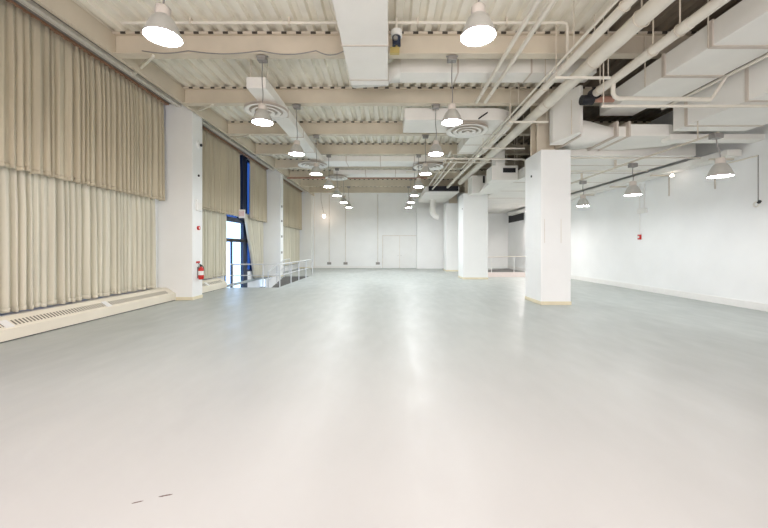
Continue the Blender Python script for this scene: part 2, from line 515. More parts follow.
YS = 350 * 6.85 / (388 - 46)      # seam of the nearest upper drape
YL = 350 * 6.85 / (388 - 83)
GU, GL = 'upper tier of beige drapes', 'lower tier of beige drapes'
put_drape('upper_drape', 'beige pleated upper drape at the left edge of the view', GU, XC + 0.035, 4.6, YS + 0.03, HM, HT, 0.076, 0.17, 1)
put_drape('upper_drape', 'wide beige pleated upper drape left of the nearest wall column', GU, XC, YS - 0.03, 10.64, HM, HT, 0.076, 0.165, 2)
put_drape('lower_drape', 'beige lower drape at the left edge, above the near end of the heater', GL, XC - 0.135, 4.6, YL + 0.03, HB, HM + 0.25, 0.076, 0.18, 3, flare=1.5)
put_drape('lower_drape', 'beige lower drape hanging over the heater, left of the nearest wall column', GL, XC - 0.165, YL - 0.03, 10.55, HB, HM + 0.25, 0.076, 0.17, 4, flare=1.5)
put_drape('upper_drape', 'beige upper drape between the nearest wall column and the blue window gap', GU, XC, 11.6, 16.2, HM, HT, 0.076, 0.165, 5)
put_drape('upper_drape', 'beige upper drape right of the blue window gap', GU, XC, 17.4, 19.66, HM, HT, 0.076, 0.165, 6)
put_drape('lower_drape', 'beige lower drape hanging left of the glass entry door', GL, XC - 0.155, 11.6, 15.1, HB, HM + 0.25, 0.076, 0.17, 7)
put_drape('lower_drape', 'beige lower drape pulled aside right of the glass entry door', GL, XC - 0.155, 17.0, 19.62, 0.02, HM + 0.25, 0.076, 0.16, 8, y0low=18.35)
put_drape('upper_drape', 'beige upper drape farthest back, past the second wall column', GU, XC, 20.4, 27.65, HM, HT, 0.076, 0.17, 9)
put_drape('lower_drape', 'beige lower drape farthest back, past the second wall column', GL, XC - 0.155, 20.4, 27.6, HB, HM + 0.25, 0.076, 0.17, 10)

# curtain track: channel, copper strip, and struts back to the beams
tk = thing('curtain_track', 'long grey curtain track running above all the drapes', 'curtain track', (-6.6, 15, EYE + 4.5))
part('channel', MB().box(-6.50, -6.40, 4.2, YF - 0.5, EYE + 4.36, EYE + 4.45), 'chan', tk, bev=0.01)
part('channel_lip', MB().box(-6.56, -6.53, 4.2, YF - 0.5, EYE + 4.37, EYE + 4.42), 'chan', tk)
part('drape_strip', MB().box(XC - 0.06, XC + 0.06, 4.2, YF - 0.3, HT - 0.005, HT + 0.045), 'copper', tk, 'copper brown strip the drapes hang from')
part('carrier_board', MB().box(XC - 0.02, -6.42, 4.2, YF - 0.5, HT + 0.05, HT + 0.07), 'grey', tk, 'dark board between strip and channel')
for y in BEAMS[1:-1]:
    part('strut', MB().bar((-6.42, y + 1.2, EYE + 4.42), (-5.1, y - 0.05, BB - 0.022), 0.05, 0.05), 'deck', tk)

# convector heaters under the drapes
def heater(y0, y1, clips, label):
    t = thing('wall_heater', label, 'heater', (-6.8, (y0 + y1) / 2, 0), 'heaters under the drapes')
    part('cover', MB().xprism([(-6.57, 0.02), (-6.57, 0.215), (-6.62, 0.245), (-6.75, 0.335), (-6.86, 0.395), (XL + 0.002, 0.395), (XL + 0.002, 0.02)], y0, y1), 'cream', t)
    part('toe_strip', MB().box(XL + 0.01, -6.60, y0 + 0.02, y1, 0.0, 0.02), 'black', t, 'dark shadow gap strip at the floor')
    gy = y0
    part('grille', MB().xprism([(-6.634, 0.252), (-6.63, 0.258), (-6.735, 0.331), (-6.739, 0.325)], y0 + 0.1, y1 - 0.25), 'grille', t, 'slotted cream grille')
    for c in clips:
        part('joint_cover', MB().xprism([(-6.60, 0.232), (-6.595, 0.245), (-6.755, 0.352), (-6.76, 0.338)], c - 0.07, c + 0.07), 'white', t, 'pale cover plate over a grille joint')
    return t


heater(4.0, 10.84, [6.12, 8.3], 'long low cream heater cover with slotted top along the left wall')
heater(11.46, 14.3, [12.9], 'short cream heater cover between the nearest wall column and the sunken entry')

# ------------------------------------------------------------------ things on the left wall column
yd = 11.16
e = thing('fire_extinguisher', 'red fire extinguisher hung low on the nearest left wall column', 'fire extinguisher', (XE + 0.1, yd, 0.62))
part('cylinder', MB().lathe([(0.0, 0), (0.06, 0.0), (0.078, 0.02), (0.08, 0.06), (0.08, 0.30), (0.065, 0.36), (0.03, 0.39), (0.028, 0.42), (0.0, 0.42)], (XE + 0.1, yd, 0.62), 20), 'red', e)
part('label_panel', MB().lathe([(0.081, 0.14), (0.0815, 0.15), (0.0815, 0.26), (0.081, 0.27)], (XE + 0.1, yd, 0.62), 20), 'white', e, 'pale instruction panel')
part('valve', MB().box(XE + 0.07, XE + 0.13, yd - 0.03, yd + 0.03, 1.03, 1.08).bar((XE + 0.1, yd - 0.02, 1.09), (XE + 0.1, yd - 0.16, 1.13), 0.025, 0.015).bar((XE + 0.1, yd - 0.02, 1.06), (XE + 0.1, yd - 0.14, 1.05), 0.02, 0.015), 'black', e)
part('hose', MB().tube([(XE + 0.1, yd + 0.03, 1.05), (XE + 0.12, yd + 0.09, 1.02), (XE + 0.13, yd + 0.11, 0.92), (XE + 0.12, yd + 0.1, 0.78)], 0.012, 8), 'black', e)
part('bracket', MB().box(XE + 0.0005, XE + 0.03, yd - 0.05, yd + 0.05, 0.66, 1.02), 'grey', e)
solo('extinguisher_sign', MB().box(XE + 0.0005, XE + 0.008, yd - 0.11, yd + 0.11, 1.14, 1.20), 'red', 'small red plate on the column just over the extinguisher', 'sign')
al = thing('fire_alarm', 'red round fire alarm pull on the nearest left wall column', 'fire alarm', (XE, yd, gz(228, yd) - 0.06))
part('body', MB().tube([(XE, yd, gz(228, yd)), (XE + 0.05, yd, gz(228, yd))], 0.065, 18), 'red', al)
part('button', MB().tube([(XE + 0.05, yd, gz(228, yd)), (XE + 0.06, yd, gz(228, yd))], 0.03, 14), 'white', al)
bx = thing('control_box', 'pale grey control box on the nearest left wall column above the alarm', 'control box', (XE, yd, gz(211, yd)))
part('housing', MB().box(XE, XE + 0.06, yd - 0.15, yd + 0.15, gz(211, yd), gz(200, yd)), 'white', bx, bev=0.01)
part('cover', MB().box(XE + 0.06, XE + 0.066, yd - 0.11, yd + 0.11, gz(209.5, yd), gz(203, yd)), 'duct', bx)
sn = thing('wall_speaker', 'round white sensor with dark centre high on the nearest left wall column', 'sensor', (XE, yd + 0.08, gz(144.5, yd) - 0.13))
part('dish', MB().tube([(XE, yd + 0.02, gz(144.5, yd)), (XE + 0.04, yd + 0.02, gz(144.5, yd))], 0.13, 24, [0.13, 0.11]), 'white', sn)
part('eye', MB().tube([(XE + 0.04, yd + 0.08, gz(144.5, yd)), (XE + 0.08, yd + 0.08, gz(144.5, yd))], 0.045, 14), 'black', sn)
solo('wall_socket', MB().tube([(XE, yd + 0.02, gz(175.5, yd)), (XE + 0.03, yd + 0.02, gz(175.5, yd))], 0.035, 14), 'black', 'small black round port on the column under the white sensor', 'port')
for py in (208, 221, 233, 246):
    pass

# exit sign over the entry door
ex = thing('exit_sign', 'red lettered exit sign above the glass entry door', 'sign', (XC + 0.25, 15.9, gz(218.5, 15.9)))
zs0, zs1 = gz(218, 15.9), gz(209.5, 15.9); xs0, xs1 = gx(238.6, 15.9), gx(244.6, 15.9)
part('box', MB().box(xs0, xs1, 15.9, 15.98, zs0, zs1), 'signface', ex, bev=0.01)
def letters(x0, x1, z0, z1, y):
    """E X I T in bars"""
    m = MB(); w = (x1 - x0) / 4.0; t = w * 0.16; d = 0.004
    def bx_(a0, a1, b0, b1): m.box(a0, a1, y - d, y, b0, b1)
    h = z1 - z0
    a0 = x0 + 0.08 * w; a1 = x0 + 0.84 * w
    bx_(a0, a0 + t, z0, z1)
    for zz in (z0, (z0 + z1) / 2 - t / 2, z1 - t): bx_(a0 + t, a1, zz, zz + t)
    a0 += w; a1 += w
    m.bar((a0 + t / 2, y - d / 2, z0), (a1 - t / 2, y - d / 2, z1), d, t); m.bar((a0 + t / 2, y - d / 2, z1), (a1 - t / 2, y - d / 2, z0), d, t)
    a0 += w; a1 += w; c = (a0 + a1) / 2
    bx_(c - t / 2, c + t / 2, z0, z1)
    a0 += w; a1 += w; c = (a0 + a1) / 2
    bx_(c - t / 2, c + t / 2, z0, z1 - t); bx_(a0, a1, z1 - t, z1)
    return m
part('lettering', letters(xs0 + 0.02, xs1 - 0.02, zs0 + 0.09, zs1 - 0.09, 15.9), 'signred', ex, 'red letters reading EXIT')
part('bracket', MB().bar((xs0 - 0.3, 15.94, zs1 - 0.03), (xs0, 15.94, zs1 - 0.03), 0.03, 0.03), 'black', ex)

# ------------------------------------------------------------------ sunken entry
pt = thing('entry_ramp', 'dark ramp and landing sunk into the floor by the glass entry door', 'ramp', ((PIT[0] + PIT[1]) / 2, 17.3, -0.6))
part('ramp_surface', MB().xprism([(-6.02, -0.75), (PIT[1], -0.75), (PIT[1], -0.56), (-6.02, -0.56)], 14.36, 17.3).yprism([(17.3, -0.75), (20.29, -0.75), (20.29, -0.03), (17.3, -0.56)], -6.02, PIT[1]), 'ramp', pt, 'dark grey ramp surface')
part('landing', MB().box(PIT[0] + 0.001, -6.02, 14.36, 19.66, -0.75, -0.555), 'ramp', pt)
part('pit_wall', MB().box(PIT[0], PIT[1], PIT[3] - 0.01, PIT[3] + 0.02, -0.75, -0.121).box(PIT[1], PIT[1] + 0.03, PIT[2], PIT[3], -0.75, -0.121).box(PIT[0], PIT[1], PIT[2] - 0.03, PIT[2], -0.75, -0.121), 'wall', pt)
part('kerb', MB().box(-6.08, -6.025, 17.3, 19.66, -0.555, 0.10), 'wall', pt)

rl = thing('guard_rail', 'pale metal guard rail around the sunken entry', 'railing', (-4.42, 14.3, 0))
yr = PIT[2] - 0.07; xr = PIT[1] + 0.07
TOP, MID = 0.955, 0.50
for z, r in ((TOP, 0.028), (MID, 0.02)):
    nm = 'top_rail' if z == TOP else 'mid_rail'
    part(nm, MB().tube([(gx(230, yr), yr, z), (xr - 0.06, yr, z), (xr - 0.02, yr + 0.02, z), (xr, yr + 0.06, z), (xr, 20.6, z)], r, 10), 'rail', rl)
for px in (233, 263):
    part('post', MB().tube([(gx(px, yr), yr, 0), (gx(px, yr), yr, TOP)], 0.024, 10), 'rail', rl)
for yy in (yr + 0.05, 16.0, 17.4, 18.9, 20.5):
    part('post', MB().tube([(xr, yy, 0), (xr, yy, TOP)], 0.024, 10), 'rail', rl)
hr = thing('ramp_handrail', 'pale metal handrail sloping along the far side of the entry ramp', 'railing', (-5.97, 18.5, -0.5))
part('rail', MB().tube([(-5.97, 17.4, 0.42), (-5.97, 20.2, 0.95), (-5.97, 21.2, 0.96)], 0.024, 10), 'rail', hr)
part('lower_rail', MB().tube([(-5.97, 17.4, 0.0), (-5.97, 20.2, 0.5), (-5.97, 21.2, 0.5)], 0.018, 10), 'rail', hr)
for yy, zb, zt in ((17.45, -0.53, 0.43), (18.8, -0.29, 0.69), (20.15, -0.05, 0.94), (21.15, 0, 0.96)):
    part('post', MB().tube([(-5.97, yy, zb), (-5.97, yy, zt)], 0.022, 10), 'rail', hr)

# ------------------------------------------------------------------ recess at the far right
kr = thing('ramp_kerb', 'low pale pink kerb wall with handrail at the far end between the columns', 'kerb', (6.8, 19.6, 0))
part('kerb_wall', MB().box(5.25, 9.0, 19.5, 19.75, 0, 0.25), 'pinkish', kr)
part('handrail', MB().tube([(5.3, 19.62, 1.10), (7.9, 19.62, 1.16), (9.0, 19.62, 1.16)], 0.02, 10), 'seam', kr)
for px in (491.5, 514):
    part('post', MB().tube([(gx(px, 19.62), 19.62, 0.25), (gx(px, 19.62), 19.62, 1.11)], 0.014, 10), 'white', kr)
solo('floor_mat', MB().prism([(5.3, 20.0), (9.3, 20.0), (9.3, 27.2), (5.3, 24.5)], 0.001, 0.02), 'ramp', 'dark rubber ramp covering behind the low pink kerb', 'mat')
vt = thing('exhaust_grille', 'black rectangular exhaust opening high on the far right wall', 'vent', (XR, 26.4, EYE + 2.0))
part('opening', MB().box(XR - 0.05, XR + 0.01, 24.9, 27.9, EYE + 2.0, EYE + 2.55), 'black', vt)
part('frame', MB().box(XR - 0.08, XR + 0.01, 24.8, 28.0, EYE + 2.55, EYE + 2.61), 'seam', vt)

# ------------------------------------------------------------------ hanging lamps
HA = EYE + 2.74     # lens height


def make_lamp(x, y, zl, ztop, label, group, dx=0.0):
    t = thing('pendant_lamp', label, 'lamp', (x, y, zl), group)
    sh = MB().lathe([(0.222, 0.0), (0.226, 0.004), (0.224, 0.02), (0.205, 0.07), (0.175, 0.15), (0.14, 0.22), (0.105, 0.265), (0.085, 0.28), (0.08, 0.275), (0.10, 0.258), (0.135, 0.214), (0.17, 0.145), (0.20, 0.066), (0.216, 0.012), (0.222, 0.0)], (x, y, zl), 40)
    part('shade', sh, 'shade', t, 'grey flared metal shade')
    part('lens', MB().lathe([(0.0, 0.002), (0.10, 0.003), (0.20, 0.008), (0.205, 0.014), (0.0, 0.016)], (x, y, zl), 36), 'lens', t, 'glowing white lens')
    part('housing', MB().lathe([(0.0, 0.27), (0.088, 0.27), (0.09, 0.28), (0.09, 0.385), (0.075, 0.40), (0.03, 0.41), (0.0, 0.41)], (x, y, zl), 24), 'cap', t, 'pale ballast housing')
    pts = []
    for k in range(9):
        u = k / 8; pts.append((x + dx * u + 0.02 * math.sin(u * 7) * (1 - u), y, zl + 0.40 + (ztop - 0.10 - zl - 0.40) * u))
    part('cord', MB().tube(pts, 0.011, 8), 'grey', t, 'dark grey cord')
    cp = part('canopy', MB().box(x + dx - 0.095, x + dx + 0.095, y - 0.08, y + 0.08, ztop - 0.12, ztop - 0.02).box(x + dx - 0.13, x + dx + 0.13, y - 0.03, y + 0.03, ztop - 0.02, ztop), 'grey', t, 'grey junction box', 0.008)
    return t


LL = 'left row of hanging lamps'; LR = 'middle row of hanging lamps'; LX = 'right bay of hanging lamps'
lamp1 = make_lamp(-2.93, 4.56, HA, BB + 0.0, 'hanging lamp largest and nearest at upper left, above the drapes', LL)
STRONG = [c for c in lamp1.children if c.name.startswith('lens')][0].data.copy()
STRONG.materials[0] = M['lens_strong']
order = ['second', 'third', 'fourth', 'fifth', 'sixth', 'seventh', 'eighth and last']
lx = [-2.75, -2.67, -2.67, -2.66, -2.68, -2.67, -2.67]
for k in range(7):
    y = BEAMS[k + 1]
    t = copy_thing(lamp1, (lx[k] + 2.93, y - 4.56, 0), 'hanging lamp %s from the front in the left row' % order[k] + (', below a round ceiling diffuser' if k == 0 else ''), LL)
    if k > 2: strong_lens(t)
rx = [1.40, 1.40, 1.39, 1.38, 1.39, 1.38, 1.40]
lampr = copy_thing(lamp1, (1.17 + 2.93, -0.02, 0), 'hanging lamp largest and nearest right of the big central duct', LR)
for k in range(7):
    y = BEAMS[k + 1]
    t = copy_thing(lamp1, (rx[k] + 2.93, y - 4.56, 0), 'hanging lamp %s from the front in the row right of centre' % order[k], LR)
    if k > 2: strong_lens(t)
HR = EYE + 1.53
l9 = make_lamp(7.12, 7.5, HR, EYE + 2.46, 'hanging lamp nearest in the right bay, before the right wall', LX, dx=-0.09)
l8 = make_lamp(7.1, 10.15, HR, EYE + 2.46, 'hanging lamp in the middle of the right bay row', LX)
for t in (l8, l9):
    [c for c in t.children if c.name.startswith('lens')][0].data.materials[0] = M['lens_dim']
copy_thing(l8, (0.03, 2.65, 0), 'hanging lamp farthest in the right bay, beside the nearest column', LX)

# bare bulb on the far wall
bb = thing('bare_bulb', 'small warm bare bulb hanging before the far wall', 'bulb', (gx(324, 27.3), 27.3, gz(218, 27.3)))
xb, zb = gx(324, 27.3), gz(216.3, 27.3)
part('globe', MB().lathe([(0, -0.12), (0.06, -0.10), (0.11, -0.04), (0.12, 0.02), (0.08, 0.09), (0.035, 0.13), (0.0, 0.13)], (xb, 27.3, zb), 16), 'bulb', bb, 'glowing warm globe')
part('cord', MB().tube([(xb, 27.3, zb + 0.12), (gx(321, 27.3), 27.3, gz(200, 27.3)), (gx(321, 27.3), 27.3, DECK)], 0.012, 8), 'grey', bb)

# ------------------------------------------------------------------ ducts
def seamy(t, x0, x1, z0, z1, ys, name='seam_flange'):
    for y in ys:
        part(name, MB().box(x0 - 0.012, x1 + 0.012, y - 0.018, y + 0.018, z0 - 0.012, z1 + 0.012), 'seam', t)


def seamx(t, y0, y1, z0, z1, xs, name='seam_flange'):
    for x in xs:
        part(name, MB().box(x - 0.018, x + 0.018, y0 - 0.012, y1 + 0.012, z0 - 0.012, z1 + 0.012), 'seam', t)


def diffuser(t, x, y, z, R):
    m = MB().lathe([(0.0, 0.055), (R * 0.97, 0.055), (R * 0.99, 0.06), (R * 0.5, 0.10)], (x, y, z), 40)
    d = part('diffuser', m, 'seam', t, 'round ringed air diffuser')
    for r0, r1, dz in ((0.0, 0.16, -0.02), (0.25, 0.42, -0.012), (0.51, 0.68, 0.0), (0.77, 1.0, 0.012)):
        part('ring', MB().lathe([(R * r0, dz - 0.03 + 0.03 * (r0 > 0)), (R * (r0 + r1) / 2, dz - 0.022), (R * r1, dz - 0.03), (R * r1, dz - 0.02), (R * r0, dz + 0.035), (R * r0, dz - 0.03 + 0.03 * (r0 > 0))], (x, y, z), 44), 'duct', d)
    part('collar', MB().lathe([(R * 0.45, 0.06), (R * 0.45, 0.16)], (x, y, z), 28), 'duct', d)


def rods(t, pts, ztop=DECK, r=0.012):
    for (x, y, z) in pts:
        part('hanger_rod', MB().tube([(x, y, z), (x, y, ztop)], r, 8), 'rod', t)


# big central duct with its turn to the right along the first beam
H1 = EYE + 3.80
d1_ = thing('central_duct', 'large boxy white air duct overhead in the centre, turning right behind the first beam', 'duct', (-0.4, 6, H1))
part('trunk', MB().box(-0.86, 0.0, 3.2, 8.2, H1, H1 + 0.37), 'duct', d1_, bev=0.012)
# elbow in the XY plane, curving right and rising to the cross duct
elb = MB(); pa = []; pb = []; N = 10
vs = []; fs = []
for k in range(N + 1):
    u = k / N; a_ = u * PI / 2
    cxe, cye = 0.30, 8.2
    ro, ri = 1.16, 0.30
    zo = H1 + (0.40 * (3 * u * u - 2 * u ** 3)) * 1.0
    for rr in (ro, ri):
        for zz in (zo, min(zo + 0.37, DECK - 0.02)):
            vs.append((cxe - rr * math.cos(a_), cye + rr * math.sin(a_) * (0.60 if rr == ro else 0.60), zz))
for k in range(N):
    q = k * 4
    for i0, i1 in ((0, 1), (1, 3), (3, 2), (2, 0)):
        fs.append((q + i0, q + i1, q + 4 + i1, q + 4 + i0))
elb.add(vs, fs, True)
part('elbow', elb, 'duct', d1_)
part('branch', MB().box(0.30, 5.0, 8.38, 8.90, EYE + 4.20, DECK - 0.03), 'duct', d1_, 'flatter branch running right between two beams', 0.01)
seamy(d1_, -0.86, 0.0, H1, H1 + 0.37, [350 * 3.8 / (248 - 45.5), 350 * 3.8 / (248 - 80)])
seamx(d1_, 8.38, 8.90, EYE + 4.20, DECK - 0.03, [gx(457, 8.5), gx(480, 8.5) + 1.2])
rods(d1_, [(-0.8, 6.3, H1 + 0.37), (-0.05, 6.3, H1 + 0.37), (-0.8, 4.2, H1 + 0.37), (-0.05, 4.2, H1 + 0.37)])

# left duct with diffusers
H2 = EYE + 3.70
d2 = thing('left_duct', 'long white duct running away above the left row of lamps', 'duct', (-3, 12, H2))
part('trunk', MB().box(-3.28, -2.83, 8.1, 15.4, H2, H2 + 0.26), 'duct', d2, bev=0.01)
seamy(d2, -3.28, -2.83, H2, H2 + 0.26, [9.9, 11.7, 13.5])
diffuser(d2, -3.2, 9.2, H2 - 0.12, 0.55)
part('neck', MB().tube([(-3.2, 9.2, H2 - 0.06), (-3.2, 9.2, H2 + 0.1)], 0.26, 24), 'duct', d2)
diffuser(d2, -3.25, 15.1, H2 - 0.14, 0.62)
rods(d2, [(-3.25, 8.3, H2 + 0.26), (-2.86, 8.3, H2 + 0.26), (-2.86, 10.9, H2 + 0.26), (-3.25, 10.9, H2 + 0.26), (-2.86, 14.2, H2 + 0.26)])

# cross ducts farther back
H3 = EYE + 3.93
d3 = thing('cross_duct', 'white cross duct under the fourth beam, linking the two lamp rows', 'duct', (-0.3, 16, H3), 'ducts across the back of the ceiling')
part('trunk', MB().box(-3.4, 2.6, 15.88, 16.9, H3, H3 + 0.24), 'duct', d3, bev=0.01)
seamx(d3, 15.88, 16.9, H3, H3 + 0.24, [-1.9, -0.35, 1.2])
diffuser(d3, 1.9, 16.4, H3 - 0.14, 0.72)
d4 = thing('cross_duct', 'white cross duct under the fifth beam, near the back', 'duct', (-0.2, 18.7, H3), 'ducts across the back of the ceiling')
part('trunk', MB().box(-2.9, 1.6, 18.56, 19.5, H3, H3 + 0.22), 'duct', d4, bev=0.01)
seamx(d4, 18.56, 19.5, H3, H3 + 0.22, [-1.2, 0.4])
diffuser(d4, -2.8, 19.0, H3 - 0.14, 0.6)
for dd, xs, yy in ((d3, (-3.3, 2.5), 16.0), (d4, (-2.8, 1.5), 18.9)):
    rods(dd, [(x_, yy, H3 + 0.2) for x_ in xs])

# curved plan duct right of centre between second and third beams
H5 = EYE + 3.86
d5 = thing('curved_duct', 'white duct right of centre with rounded outer corner and round diffuser', 'duct', (2.5, 11.5, H5))
poly = [(0.5, 10.55), (3.15, 10.55)]
for k in range(1, 11):
    a_ = PI / 2 * k / 10
    poly.append((3.15 + 0.80 * math.sin(a_), 11.35 - 0.80 * math.cos(a_)))
poly += [(3.95, 14.4), (2.85, 14.4), (2.85, 11.75), (0.5, 11.75)]
part('trunk', MB().prism(poly, H5, H5 + 0.36), 'duct', d5, bev=0.012)
for y_ in (11.9, 13.1, 14.2): part('seam_flange', MB().box(2.84, 3.96, y_ - 0.02, y_ + 0.02, H5 - 0.012, H5 + 0.37), 'seam', d5)
diffuser(d5, 2.52, 11.15, H5 - 0.14, 0.66)
part('damper_handle', MB().bar((2.72, 10.5, H5 + 0.02), (2.98, 10.5, H5 + 0.20), 0.08, 0.03), 'black', d5, 'dark damper handle')
rods(d5, [(gx(473, 10.6), 10.6, H5 + 0.3), (gx(503, 10.8), 10.8, H5 + 0.3), (gx(518, 10.9), 11.4, H5 + 0.3)])

# right bay: two long trunks, each with side face and bright underside
HA1 = EYE + 3.49
dA = thing('right_trunk_duct', 'large dull white trunk duct overhead at upper right, left one of the pair', 'duct', (6.2, 6, HA1), 'pair of large trunk ducts')
part('trunk', MB().box(5.60, 6.78, 2.6, 8.75, HA1, HA1 + 0.43), 'duct', dA, bev=0.012)
part('end_step', MB().box(5.62, 6.5, 8.75, 9.3, HA1 + 0.02, HA1 + 0.34), 'duct', dA, bev=0.01)
for ys_, in ((350 * 3.49 / (248 - 46.5),), (350 * 3.49 / (248 - 76),)):
    part('seam_flange', MB().box(5.58, 6.80, ys_ - 0.04, ys_ + 0.04, HA1 - 0.02, HA1 + 0.45), 'seam', dA)
HB1 = EYE + 2.90
dB = thing('right_trunk_duct', 'large dull white trunk duct lower and nearer the right wall of the pair', 'duct', (8, 6, HB1), 'pair of large trunk ducts')
part('trunk', MB().box(7.08, 8.87, 2.6, 8.70, HB1, HB1 + 0.70), 'duct', dB, bev=0.012)
for ys_ in (6.9, 8.3):
    part('seam_flange', MB().box(7.06, 8.89, ys_ - 0.03, ys_ + 0.03, HB1 - 0.015, HB1 + 0.715), 'seam', dB)
rods(dA, [(5.58, 7.6, HA1), (5.58, 6.1, HA1)])
rods(dB, [(7.04, 8.3, HB1)])

# branch duct across at the nearest column
HC = EYE + 2.88
dC = thing('branch_duct', 'white stepped branch duct running right from the top of the nearest column', 'duct', (5.9, 9.4, HC))
part('riser_box', MB().prism([(4.48, 9.51), (4.77, 8.69), (4.86, 8.72), (4.86, 9.75), (4.52, 9.8)], HC - 0.01, EYE + 4.05), 'duct', dC, bev=0.01)
xa, xb_, xc_, xd = gx(580, 9.0), gx(616, 9.0), gx(628, 9.0), gx(669, 9.0)
v = []; f = []
N = 10
for k in range(N + 1):
    u = k / N; s_ = 3 * u * u - 2 * u ** 3
    xx = xa + (xb_ - xa) * u
    zt_ = gz(121, 9.0) + (gz(126.5, 9.0) - gz(121, 9.0)) * s_
    zb_ = HC + 0.02 - 0.03 * math.sin(PI * u)
    for yy, zz in ((9.0 - 0.05 + 0.1 * s_, zb_), (9.0 - 0.05 + 0.1 * s_, zt_), (10.0 + 0.25 * math.sin(PI * u), zt_), (10.0 + 0.25 * math.sin(PI * u), zb_)):
        v.append((xx, yy, zz))
for k in range(N):
    q = 4 * k
    for i0 in range(4): f.append((q + i0, q + (i0 + 1) % 4, q + 4 + (i0 + 1) % 4, q + 4 + i0))
f += [(0, 1, 2, 3), (4 * N, 4 * N + 3, 4 * N + 2, 4 * N + 1)]
part('transition', MB().add(v, f, True), 'duct', dC)
part('neck_box', MB().box(xb_, xc_, 9.04, 10.2, HC, gz(126.5, 9.04)), 'duct', dC)
part('trunk', MB().prism([(xc_, 9.0), (xd, 9.0), (8.0, 9.25), (7.85, 9.9), (6.9, 10.3), (xc_, 10.3)], HC, gz(124, 9.0)), 'duct', dC, bev=0.01)
for xx in (xa - 0.03, xb_, xc_):
    part('seam_flange', MB().box(xx - 0.025, xx + 0.025, 8.93, 10.25, HC - 0.03, gz(122, 9.0)), 'seam', dC)
rods(dC, [(gx(571.5, 8.85), 8.85, HC)], gz(100, 8.85))
solo('cross_channel', MB().box(7.25, XR + 0.02, 8.98, 9.3, EYE + 2.78, EYE + 2.93), 'duct', 'pale boxed channel from the branch duct to the right wall', 'channel', bev=0.01)

# wide low duct over the back of the right bay, wall duct
HE = EYE + 2.74
dE = thing('wide_duct', 'wide flat white duct over the back of the right bay', 'duct', (7, 16, HE))
part('trunk', MB().box(5.25, 9.15, 10.4, 22.0, HE, HE + 0.4), 'duct', dE, bev=0.012)
seamy(dE, 5.25, 9.15, HE, HE + 0.4, [11.6, 12.8, 14.6, 16.8, 19.2])
part('soffit', MB().box(5.3, 9.4, 22.1, YF - 0.01, HE + 0.05, HE + 0.4), 'duct', dE)
dF = thing('wall_duct', 'narrow pale duct along the top of the right wall', 'duct', (9.3, 15, EYE + 2.35))
part('trunk', MB().box(9.21, 9.60, 9.5, 27, EYE + 2.50, EYE + 2.68), 'duct', dF, bev=0.01)
for yy in (9.8, 12.0, 14.2, 16.4, 18.8):
    part('bracket', MB().box(9.0, XR, yy - 0.03, yy + 0.03, EYE + 2.46, EYE + 2.50), 'rod', dF)

# smaller duct boxes between the two nearer columns
dG = thing('duct_box', 'white duct box seen left of the nearest column top', 'duct', (4.8, 14, EYE + 2.7))
part('trunk', MB().box(4.16, 5.2, 14.0, 14.8, EYE + 2.72, EYE + 3.3), 'duct', dG, bev=0.01)
part('riser', MB().box(4.30, 4.68, 14.0, 14.5, EYE + 3.3, EYE + 3.95), 'duct', dG, bev=0.01)
part('slope_plate', MB().yprism([(14.8, EYE + 2.72), (16.6, EYE + 2.6), (16.6, EYE + 2.66), (14.8, EYE + 2.9)], 4.3, 5.2), 'duct', dG)
part('opening', MB().box(4.6, 5.1, 13.98, 14.0, EYE + 3.02, EYE + 3.2), 'black', dG, 'dark opening')
dH = thing('duct_box', 'white duct box above the second column', 'duct', (4.4, 17.4, EYE + 2.66))
part('trunk', MB().box(gx(472, 17), gx(486.5, 17), 17.0, 17.9, gz(193, 17), gz(175.5, 17)), 'duct', dH, bev=0.01)
part('slot', MB().box(gx(482.8, 17), gx(484.8, 17), 16.98, 17.0, gz(183, 17), gz(176, 17)), 'black', dH)
part('side_run', MB().box(gx(486.5, 17), 5.2, 17.1, 17.8, EYE + 2.75, EYE + 3.2), 'duct', dH)
rods(dG, [(4.45, 14.1, EYE + 3.9), (5.1, 14.1, EYE + 3.3)])
rods(dH, [(4.45, 17.1, EYE + 3.4), (5.0, 17.1, EYE + 3.1)])

dK = thing('far_duct', 'grey white duct with a bent drop pipe above the far right partition', 'duct', (3.2, 23, EYE + 3.2))
part('trunk', MB().box(2.3, 4.4, 21.6, 26.6, EYE + 3.45, EYE + 3.8), 'duct', dK, bev=0.01)
part('drop_pipe', MB().tube([(gx(432.5, 25.0), 25.0, EYE + 3.45), (gx(432.5, 25.0), 25.0, gz(211, 25)), (gx(433.2, 25.0), 25.0, gz(214, 25)), (gx(435, 25.0), 25.0, gz(216, 25)), (gx(438.5, 25.0), 25.0, gz(217, 25))], 0.2, 18), 'duct', dK, 'round pipe bent at its foot')
part('dark_band', MB().box(2.5, 4.3, 21.4, 21.6, EYE + 3.5, EYE + 3.79), 'black', dK, 'dark open duct end')
rods(dK, [(2.35, 21.8, EYE + 3.8), (4.35, 21.8, EYE + 3.8)])

# ------------------------------------------------------------------ pipes
def ypipe(name, label, px0, H, y0, y1, r, group=None, hangers=(), rings=True, flange=None, mat='pipe', joints=()):
    """pipe running away from the camera; px0 = its slope (x offset per unit height) seen in the photo"""
    X = px0 * H; Z = EYE + H
    t = thing(name, label, 'pipe', (X, (y0 + y1) / 2, Z), group)
    part('run', MB().tube([(X, y0, Z), (X, y1, Z)], r, 18), mat, t)
    for y in hangers:
        if rings: part('clevis', MB().ring((X, y, Z), r + 0.012, 0.008, 'Y'), 'rod', t)
        part('hanger_rod', MB().tube([(X, y, Z + r), (X, y, DECK)], 0.012, 8), 'rod', t)
    for y in joints:
        part('coupling', MB().tube([(X, y - 0.06, Z), (X, y + 0.06, Z)], r + 0.008, 18), mat, t)
    return t, X, Z


